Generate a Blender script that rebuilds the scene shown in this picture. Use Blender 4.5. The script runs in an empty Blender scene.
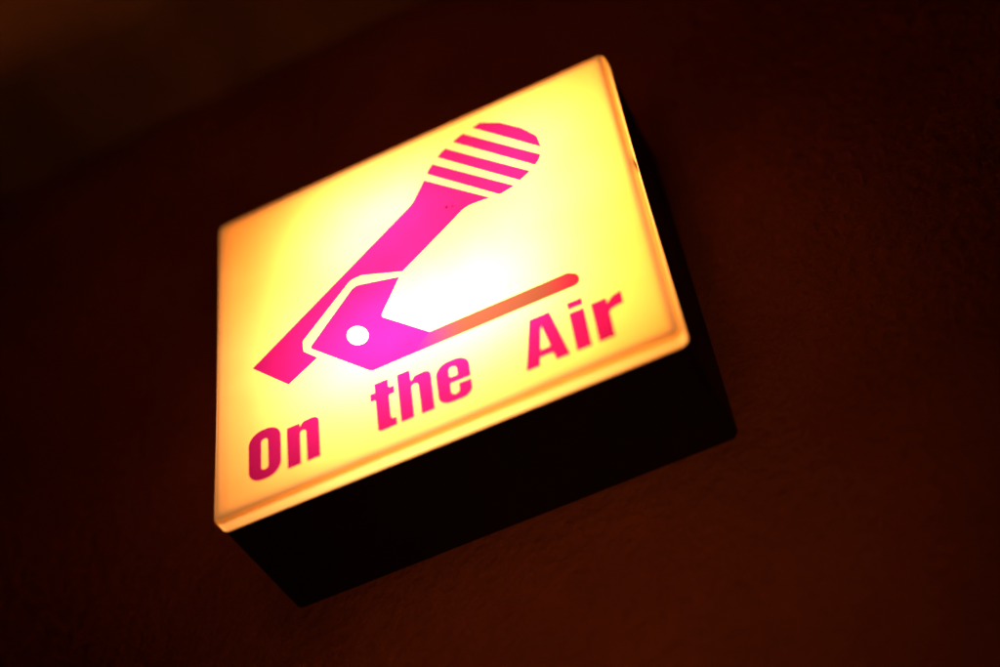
import bpy, bmesh, math
import numpy as np
from mathutils import Vector, Matrix

S = bpy.context.scene
C = S.collection
S.view_settings.view_transform = 'Standard'
S.view_settings.look = 'None'
S.view_settings.exposure = 0
W, HF, D = 0.257, 0.239, 0.0843      # face width, face height, depth off the wall
ZT = 2.20                           # height of the face's top edge
X0 = -W/2
CEIL = ZT + 0.286
# camera pose relative to the face's top left corner (x right, y down, z into the wall)
r1 = np.array([.90074,-.37828,-.21349]); r1 /= np.linalg.norm(r1)
r2 = np.array([.11289,.67848,-.72589]); r2 -= r1*(r1@r2); r2 /= np.linalg.norm(r2)
r3 = np.cross(r1, r2)
T = np.array([-.17217,-.0655,.99475]); FOC = 1626.3

# ---------------------------------------------------------------- materials
def mat(name):
    m = bpy.data.materials.new(name); m.use_nodes = True
    nt = m.node_tree; nt.nodes.clear()
    out = nt.nodes.new('ShaderNodeOutputMaterial')
    return m, nt, out
def N(nt, t):
    return nt.nodes.new(t)
def surf(name, c1, c2, rough, scale, bump, bscale, spec=0.3, dist=.002):
    m, nt, out = mat(name)
    tc = N(nt, 'ShaderNodeTexCoord')
    n1 = N(nt, 'ShaderNodeTexNoise'); n1.inputs['Scale'].default_value = scale; n1.inputs['Detail'].default_value = 6
    nt.links.new(tc.outputs['Object'], n1.inputs['Vector'])
    cr = N(nt, 'ShaderNodeValToRGB')
    cr.color_ramp.elements[0].position = .3; cr.color_ramp.elements[1].position = .7
    cr.color_ramp.elements[0].color = (*c1, 1); cr.color_ramp.elements[1].color = (*c2, 1)
    nt.links.new(n1.outputs['Fac'], cr.inputs['Fac'])
    b = N(nt, 'ShaderNodeBsdfPrincipled'); b.inputs['Roughness'].default_value = rough
    b.inputs['Specular IOR Level'].default_value = spec
    nt.links.new(cr.outputs['Color'], b.inputs['Base Color'])
    n2 = N(nt, 'ShaderNodeTexNoise'); n2.inputs['Scale'].default_value = bscale; n2.inputs['Detail'].default_value = 4
    nt.links.new(tc.outputs['Object'], n2.inputs['Vector'])
    bp = N(nt, 'ShaderNodeBump'); bp.inputs['Strength'].default_value = bump; bp.inputs['Distance'].default_value = dist
    nt.links.new(n2.outputs['Fac'], bp.inputs['Height']); nt.links.new(bp.outputs['Normal'], b.inputs['Normal'])
    nt.links.new(b.outputs[0], out.inputs[0])
    return m
m_wall = surf('painted_wall', (.30,.062,.017), (.46,.110,.032), .75, 7, 1.0, 150, .3, .004)
m_ceil = surf('ceiling_paint', (.38,.20,.08), (.62,.34,.14), .9, 14, .6, 90)
m_case = surf('dark_case', (.018,.007,.005), (.028,.011,.008), .55, 20, .15, 500, .3)
m_inner = surf('cream_inner', (.62,.36,.12), (.66,.40,.15), .8, 20, .05, 100)
m_speck = surf('dark_speck', (.05,.0,.03), (.08,.01,.05), .7, 50, .05, 100)

m_acr, nt, out = mat('opal_acrylic')
tr = N(nt, 'ShaderNodeBsdfTranslucent'); gl = N(nt, 'ShaderNodeBsdfGlossy'); gl.inputs['Roughness'].default_value = .25
tc = N(nt, 'ShaderNodeTexCoord'); nz = N(nt, 'ShaderNodeTexNoise'); nz.inputs['Scale'].default_value = 10; nz.inputs['Detail'].default_value = 5
nt.links.new(tc.outputs['Object'], nz.inputs['Vector'])
cr = N(nt, 'ShaderNodeValToRGB'); cr.color_ramp.elements[0].color = (.84,.67,.48,1); cr.color_ramp.elements[1].color = (.92,.86,.76,1)
cr.color_ramp.elements[0].position = .3; cr.color_ramp.elements[1].position = .7
nt.links.new(nz.outputs['Fac'], cr.inputs['Fac']); nt.links.new(cr.outputs['Color'], tr.inputs['Color'])
mx = N(nt, 'ShaderNodeMixShader'); mx.inputs[0].default_value = .02
nt.links.new(tr.outputs[0], mx.inputs[1]); nt.links.new(gl.outputs[0], mx.inputs[2]); nt.links.new(mx.outputs[0], out.inputs[0])

def ink(name, col, col2=None, x0=0, x1=1, col3=None):
    m, nt, out = mat(name)
    t = N(nt, 'ShaderNodeBsdfTransparent')
    tc = N(nt, 'ShaderNodeTexCoord'); nz = N(nt, 'ShaderNodeTexNoise'); nz.inputs['Scale'].default_value = 60; nz.inputs['Detail'].default_value = 4
    nt.links.new(tc.outputs['Object'], nz.inputs['Vector'])
    cr = N(nt, 'ShaderNodeValToRGB')
    if col2 is None:
        cr.color_ramp.elements[0].color = tuple(c*.88 for c in col)+(1,); cr.color_ramp.elements[1].color = tuple(min(1,c*1.1) for c in col)+(1,)
        nt.links.new(nz.outputs['Fac'], cr.inputs['Fac'])
    else:
        sp = N(nt, 'ShaderNodeSeparateXYZ'); nt.links.new(tc.outputs['Object'], sp.inputs[0])
        mr = N(nt, 'ShaderNodeMapRange'); mr.inputs['From Min'].default_value = x0; mr.inputs['From Max'].default_value = x1
        nt.links.new(sp.outputs['X'], mr.inputs['Value']); nt.links.new(mr.outputs[0], cr.inputs['Fac'])
        cr.color_ramp.interpolation = 'EASE'
        cr.color_ramp.elements[0].color = (*col,1); cr.color_ramp.elements[1].position = .35; cr.color_ramp.elements[1].color = (*col2,1)
        e = cr.color_ramp.elements.new(.75); e.color = (*col2,1)
        e = cr.color_ramp.elements.new(1); e.color = (*col3,1)
    nt.links.new(cr.outputs['Color'], t.inputs['Color'])
    nt.links.new(t.outputs[0], out.inputs[0])
    return m
PINK = (.235,.010,.60)
m_pink = ink('magenta_ink', PINK)

# ---------------------------------------------------------------- helpers
def link(name, me, m, parent=None, label=None):
    o = bpy.data.objects.new(name, me); C.objects.link(o)
    me.materials.append(m)
    if parent: o.parent = parent
    if label: o['label'] = label
    return o
def box(name, a, b, m, parent=None):
    bm = bmesh.new(); bmesh.ops.create_cube(bm, size=1)
    for v in bm.verts: v.co = Vector([(a[i]+b[i])/2 + v.co[i]*(b[i]-a[i]) for i in range(3)])
    me = bpy.data.meshes.new(name); bm.to_mesh(me); bm.free()
    return link(name, me, m, parent)
def rrect(inset, r, n=8):
    x0, x1, z0, z1 = -W/2+inset, W/2-inset, inset, HF-inset
    pts = []
    for cx, cz, a0 in ((x1-r, z1-r, 0), (x0+r, z1-r, 90), (x0+r, z0+r, 180), (x1-r, z0+r, 270)):
        for k in range(n+1):
            a = math.radians(a0+90*k/n); pts.append((cx+r*math.cos(a), cz+r*math.sin(a)))
    return pts
def loft(name, layers, caps, m, parent, smooth=True, closed=False):
    bm = bmesh.new(); rings = []
    for y, pts in layers:
        rings.append([bm.verts.new((p[0], y, p[1])) for p in pts])
    pairs = list(zip(rings, rings[1:])) + ([(rings[-1], rings[0])] if closed else [])
    for q0, q1 in pairs:
        n = len(q0)
        for i in range(n):
            f = bm.faces.new((q0[i], q0[(i+1)%n], q1[(i+1)%n], q1[i])); f.smooth = smooth
    if caps[0]: bm.faces.new(rings[0])
    if caps[1]: bm.faces.new(rings[-1])
    bmesh.ops.recalc_face_normals(bm, faces=bm.faces)
    me = bpy.data.meshes.new(name); bm.to_mesh(me); bm.free()
    return link(name, me, m, parent)

# ---------------------------------------------------------------- setting
w = box('wall', (-3, D, 0), (3, D+.1, CEIL+.2), m_wall); w['kind'] = 'structure'
c = box('ceiling', (-3, -3.2, CEIL), (3, D-.0005, CEIL+.15), m_ceil); c['kind'] = 'structure'

# ---------------------------------------------------------------- sign
sign = bpy.data.objects.new('illuminated_sign', None); C.objects.link(sign)
sign.location = (0, 0, ZT-HF)
sign['label'] = 'glowing yellow light box sign with pink microphone picture and lettering mounted on dark wall'
sign['category'] = 'sign'
R = .005
LIP = .009
rb = .0022
layers = []
for k in range(7):
    a = math.radians(90*k/6); ins = rb*(1-math.sin(a))
    layers.append((rb*(1-math.cos(a)), rrect(ins, R-ins)))
layers.append((LIP, rrect(0, R)))
loft('diffuser_cover', layers, (True, False), m_acr, sign)
t_ = .002
loft('housing', [(LIP+.0006, rrect(t_, R-t_)), (LIP+.0006, rrect(.0004, R)), (D-.0005, rrect(.0004, R))], (False, True), m_case, sign, False)
loft('reflector_tray', [(LIP+.0006, rrect(t_+.0001, R-t_)), (D-.004, rrect(t_+.0001, R-t_))], (False, True), m_inner, sign, False)
fi, fw = .0040, .0028
loft('shading_frame', [(.0028, rrect(fi, .003)), (.0028, rrect(fi+fw, .002)), (.0042, rrect(fi+fw, .002)), (.0042, rrect(fi, .003))], (False, False), m_case, sign, False, True)  # added hidden frame, blocks lamp light to leave a dark edge line
for sx, v in ((-1, .40), (1, .44)):
    xa, xb = sorted((sx*(W/2-.0005), sx*(W/2-fi-.0035)))
    z = HF-v*HF
    box('shading_tab', (xa, .0046, z-.004), (xb, .0056, z+.004), m_case, sign)  # added hidden tabs, their shade makes the smudges at the sides

def flat(name, loops, m, parent, y=-.0004, label=None):
    cu = bpy.data.curves.new(name, 'CURVE'); cu.dimensions = '2D'; cu.fill_mode = 'BOTH'
    for L in loops:
        sp = cu.splines.new('POLY'); sp.points.add(len(L)-1); sp.use_cyclic_u = True
        for i, p in enumerate(L): sp.points[i].co = (p[0], p[1], 0, 1)
    ob = bpy.data.objects.new('tmp', cu); C.objects.link(ob)
    dg = bpy.context.evaluated_depsgraph_get()
    me = bpy.data.meshes.new_from_object(ob.evaluated_get(dg)); me.name = name
    bpy.data.objects.remove(ob)
    for v in me.vertices: v.co = Vector((v.co.x, y, v.co.y))
    me.materials.clear()
    return link(name, me, m, parent, label)
def fillet(pts, n=8):
    """polygon with a radius on each corner: (x, y, r)"""
    out = []; k = len(pts)
    for i in range(k):
        p = np.array(pts[i][:2], float); r = pts[i][2] if len(pts[i]) > 2 else 0
        if r <= 0: out.append(tuple(p)); continue
        a = np.array(pts[i-1][:2], float)-p; b = np.array(pts[(i+1)%k][:2], float)-p
        la, lb = np.linalg.norm(a), np.linalg.norm(b); a /= la; b /= lb
        th = math.acos(max(-1, min(1, float(a@b))))
        if th > math.radians(178): out.append(tuple(p)); continue
        d = min(r/math.tan(th/2), la*.499, lb*.499); rr = d*math.tan(th/2)
        s, e = p+a*d, p+b*d
        bis = (a+b)/np.linalg.norm(a+b); cc = p+bis*(rr/math.sin(th/2))
        a0 = math.atan2(*(s-cc)[::-1]); a1 = math.atan2(*(e-cc)[::-1])
        da = (a1-a0+math.pi)%(2*math.pi)-math.pi
        for j in range(n+1):
            t = a0+da*j/n; out.append((cc[0]+rr*math.cos(t), cc[1]+rr*math.sin(t)))
    return out
# outline measurements rectified to the flat face
A3 = np.stack([r1, r2, T], 1); A3i = np.linalg.inv(A3)
def face(p):
    q = A3i @ np.array([(p[0]-500)/FOC, (p[1]-333.5)/FOC, 1.])
    return (-W/2+q[0]/q[2], HF-q[1]/q[2]) + ((p[2]*.00062,) if len(p) > 2 else ())
Hm = np.array([[350.7,-44.58,218],[-177.04,210.83,226],[-.0584,-.18196,1]])
def from_uv(u, v):
    q = Hm @ np.array([u, v, 1.]); return face((q[0]/q[2], q[1]/q[2]))

# letters, cap height = 1, drawn from the baseline
def sup(x0, x1, y0, y1, r):
    return fillet([(x0,y0,r),(x1,y0,r),(x1,y1,r),(x0,y1,r)], 10)
G = {}
G['O'] = [sup(0,.56,-.01,1.01,.25), sup(.222,.338,.19,.81,.058)]
def arch(h):
    return [fillet([(0,0),(0,h),(.222,h),(.222,.755,0),(.28,.84,.05),(.55,.86,.15),(.55,0),(.325,0),(.325,.66,.05),(.225,.66,.05),(.225,0)])]
G['n'] = arch(.83); G['h'] = arch(1.0)
G['t'] = [fillet([(.08,.65),(0,.65),(0,.82),(.08,.82),(.08,1.0),(.31,1.0),(.31,.82),(.40,.82),(.40,.65),(.31,.65),(.31,.17,.04),(.40,.175),(.40,0),(.20,-.01,.06),(.08,.0,.12)])]
G['e'] = [fillet([(0,-.01,.21),(.55,-.01,.21),(.55,.33),(.335,.33),(.335,.15,.055),(.222,.15,.055),(.222,.365),(.55,.365),(.55,.85,.23),(0,.85,.23)]),
          fillet([(.222,.51),(.335,.51),(.335,.69,.055),(.222,.69,.055)])]
G['A'] = [[(0,0),(.185,1),(.505,1),(.69,0),(.465,0),(.442,.16),(.248,.16),(.225,0)], [(.274,.32),(.416,.32),(.345,.77)]]
G['i'] = [[(0,0),(.225,0),(.225,.80),(0,.80)], [(0,.865),(.225,.865),(.225,1.02),(0,1.02)]]
G['r'] = [fillet([(0,0),(.22,0),(.22,.54,.08),(.42,.58),(.42,.84),(.29,.80,.1),(.215,.70),(.215,.81),(0,.81)])]
for ch, u0, u1 in (('O',.083,.1575),('n',.1715,.245),('t',.360,.4145),('h',.421,.4955),('e',.503,.5775),('A',.6865,.7796),('i',.7915,.8235),('r',.8375,.901)):
    wmax = max(p[0] for L in G[ch] for p in L)
    flat('letter', [[from_uv(u0+p[0]*(u1-u0)/wmax, .909-p[1]*.1396) for p in L] for L in G[ch]], m_pink, sign, label='letter '+ch)

def F(pts): return fillet([face(p) for p in pts])
body = F([(253,369),(289,385),(318,358),(304,352,4),(303,342,4),(351,281,10),(362,276,6),(403,272),(452,222,30),(466,207,20),(491,198),(424,180),(412,204,20)])
mic = flat('microphone_graphic', [body], m_pink, sign)
head = F([(421,189),(428,170,20),(441,152,20),(458,137,20),(480,122.5,3),(500,122.5,20),(522,128,30),(537,136,14),(542,148,14),(540,160,20),(530,172,30),(514,187,30),(490,201)])
def clip(poly, a, b, keep):
    out = []; n = len(poly)
    def s(p): return keep*((b[0]-a[0])*(p[1]-a[1])-(b[1]-a[1])*(p[0]-a[0]))
    for i in range(n):
        p, q = poly[i], poly[(i+1)%n]; sp, sq = s(p), s(q)
        if sp >= 0: out.append(p)
        if sp*sq < 0:
            t = sp/(sp-sq); out.append((p[0]+(q[0]-p[0])*t, p[1]+(q[1]-p[1])*t))
    return out
for t0, t1 in ((-30,1.5),(8.5,21),(28,40.5),(47,60)):
    a0, b0 = face((420, .27*420+t0)), face((550, .27*550+t0))
    a1, b1 = face((420, .27*420+t1)), face((550, .27*550+t1))
    pl = clip(clip(head, a0, b0, -1), a1, b1, 1)
    flat('grille_stripe', [pl], m_pink, mic)
for sx_, sy_, sr in ((447,208,1.3),(453,207,1.0)):
    flat('speck', [[face((sx_+sr*math.cos(k*math.tau/12), sy_+sr*math.sin(k*math.tau/12))) for k in range(12)]], m_speck, mic, y=-.0007)
hole = [face((358+11*math.cos(a), 336+9.5*math.sin(a))) for a in [k*math.tau/40 for k in range(40)]]
clipp = F([(310,348.5,4),(354.5,286,9),(400,277),(381,317,5),(430,332),(412,355),(372,372,8)])
flat('microphone_clip_graphic', [clipp, hole], m_pink, sign)
arm = F([(430,332),(568,273,7),(579,274,9),(581,284,6),(430,347.5),(412,355)])
ax0, ax1 = face((410,345))[0], face((580,280))[0]
m_arm = ink('overexposed_ink', PINK, (.090,.052,.09), ax0, ax1, (.16,.016,.18))  # overexposure painted into the ink as a pink to rust gradient
flat('stand_arm_graphic', [arm], m_arm, sign, label='arm of the microphone stand, overexposure painted in as orange brown')

# ---------------------------------------------------------------- lamps inside the box
def area(name, loc, sx, sy, power, col, rot):
    l = bpy.data.lights.new(name, 'AREA'); l.shape = 'RECTANGLE'; l.size = sx; l.size_y = sy; l.energy = power; l.color = col
    o = bpy.data.objects.new(name, l); C.objects.link(o); o.location = loc; o.rotation_euler = rot
    return o
zf = lambda v: ZT - v*HF
xf = lambda u: -W/2+u*W
toface = (math.radians(-90), 0, 0)
area('sign_lamp', (xf(.57), .056, zf(.5)), .19, .20, 1.08, (1, .26, .010), toface)
area('sign_lamp_hot', (xf(.49), .044, zf(.66)), .13, .06, .34, (1, .66, .27), toface)
area('sign_lamp_upper', (xf(.42), .036, zf(.27)), .06, .06, .12, (1, .62, .22), toface)
area('sign_lamp_right', (xf(.77), .040, zf(.29)), .05, .08, .10, (1, .62, .18), toface)

def spot(name, loc, tgt, cone, power, col, size=.1):
    l = bpy.data.lights.new(name, 'SPOT'); l.energy = power; l.color = col; l.spot_size = math.radians(cone); l.spot_blend = 1; l.shadow_soft_size = size
    o = bpy.data.objects.new(name, l); C.objects.link(o); o.location = loc
    o.rotation_euler = (Vector(tgt)-o.location).to_track_quat('-Z','Y').to_euler()
spot('wall_fill', (.25, -1.0, 1.3), (.045, D, 1.91), 22, 5.4, (1, .46, .12))  # added fill outside the box, makes the glow on the lower wall
spot('wall_fill_upper', (-.1, -1.2, 1.5), (-.05, D, 2.28), 30, 1.5, (1, .36, .12))  # added fill without a visible source, lifts the upper wall
spot('ceiling_fill', (-.2, -1.0, 1.4), (-.22, -.02, CEIL), 20, .9, (1, .50, .16))  # added fill from below, lifts the ceiling near the wall
room = area('ambient_fill', (.2, -1.3, 1.3), .6, .6, .16, (1, .36, .12), (0,0,0))  # added broad fill standing in for dim ambient light
room.rotation_euler = (Vector((-.1, D, 2.2))-room.location).to_track_quat('-Z','Y').to_euler()

wd = bpy.data.worlds.new('World'); S.world = wd; wd.use_nodes = True
wd.node_tree.nodes['Background'].inputs[0].default_value = (.5,.2,.08,1)
wd.node_tree.nodes['Background'].inputs[1].default_value = .002

# ---------------------------------------------------------------- camera
pos = Vector((X0 - T@r1, -(T@r3), ZT + T@r2))
cx = Vector((r1[0], r3[0], -r2[0])); cy = -Vector((r1[1], r3[1], -r2[1])); cz = -Vector((r1[2], r3[2], -r2[2]))
M = Matrix((cx, cy, cz)).transposed().to_4x4(); M.translation = pos
cam = bpy.data.cameras.new('camera'); co = bpy.data.objects.new('camera', cam); C.objects.link(co)
co.matrix_world = M
cam.sensor_width = 36; cam.lens = 36*FOC/1000; cam.clip_start = .01; cam.clip_end = 100
cam.dof.use_dof = True; cam.dof.focus_distance = .87; cam.dof.aperture_fstop = 1.9
S.camera = co
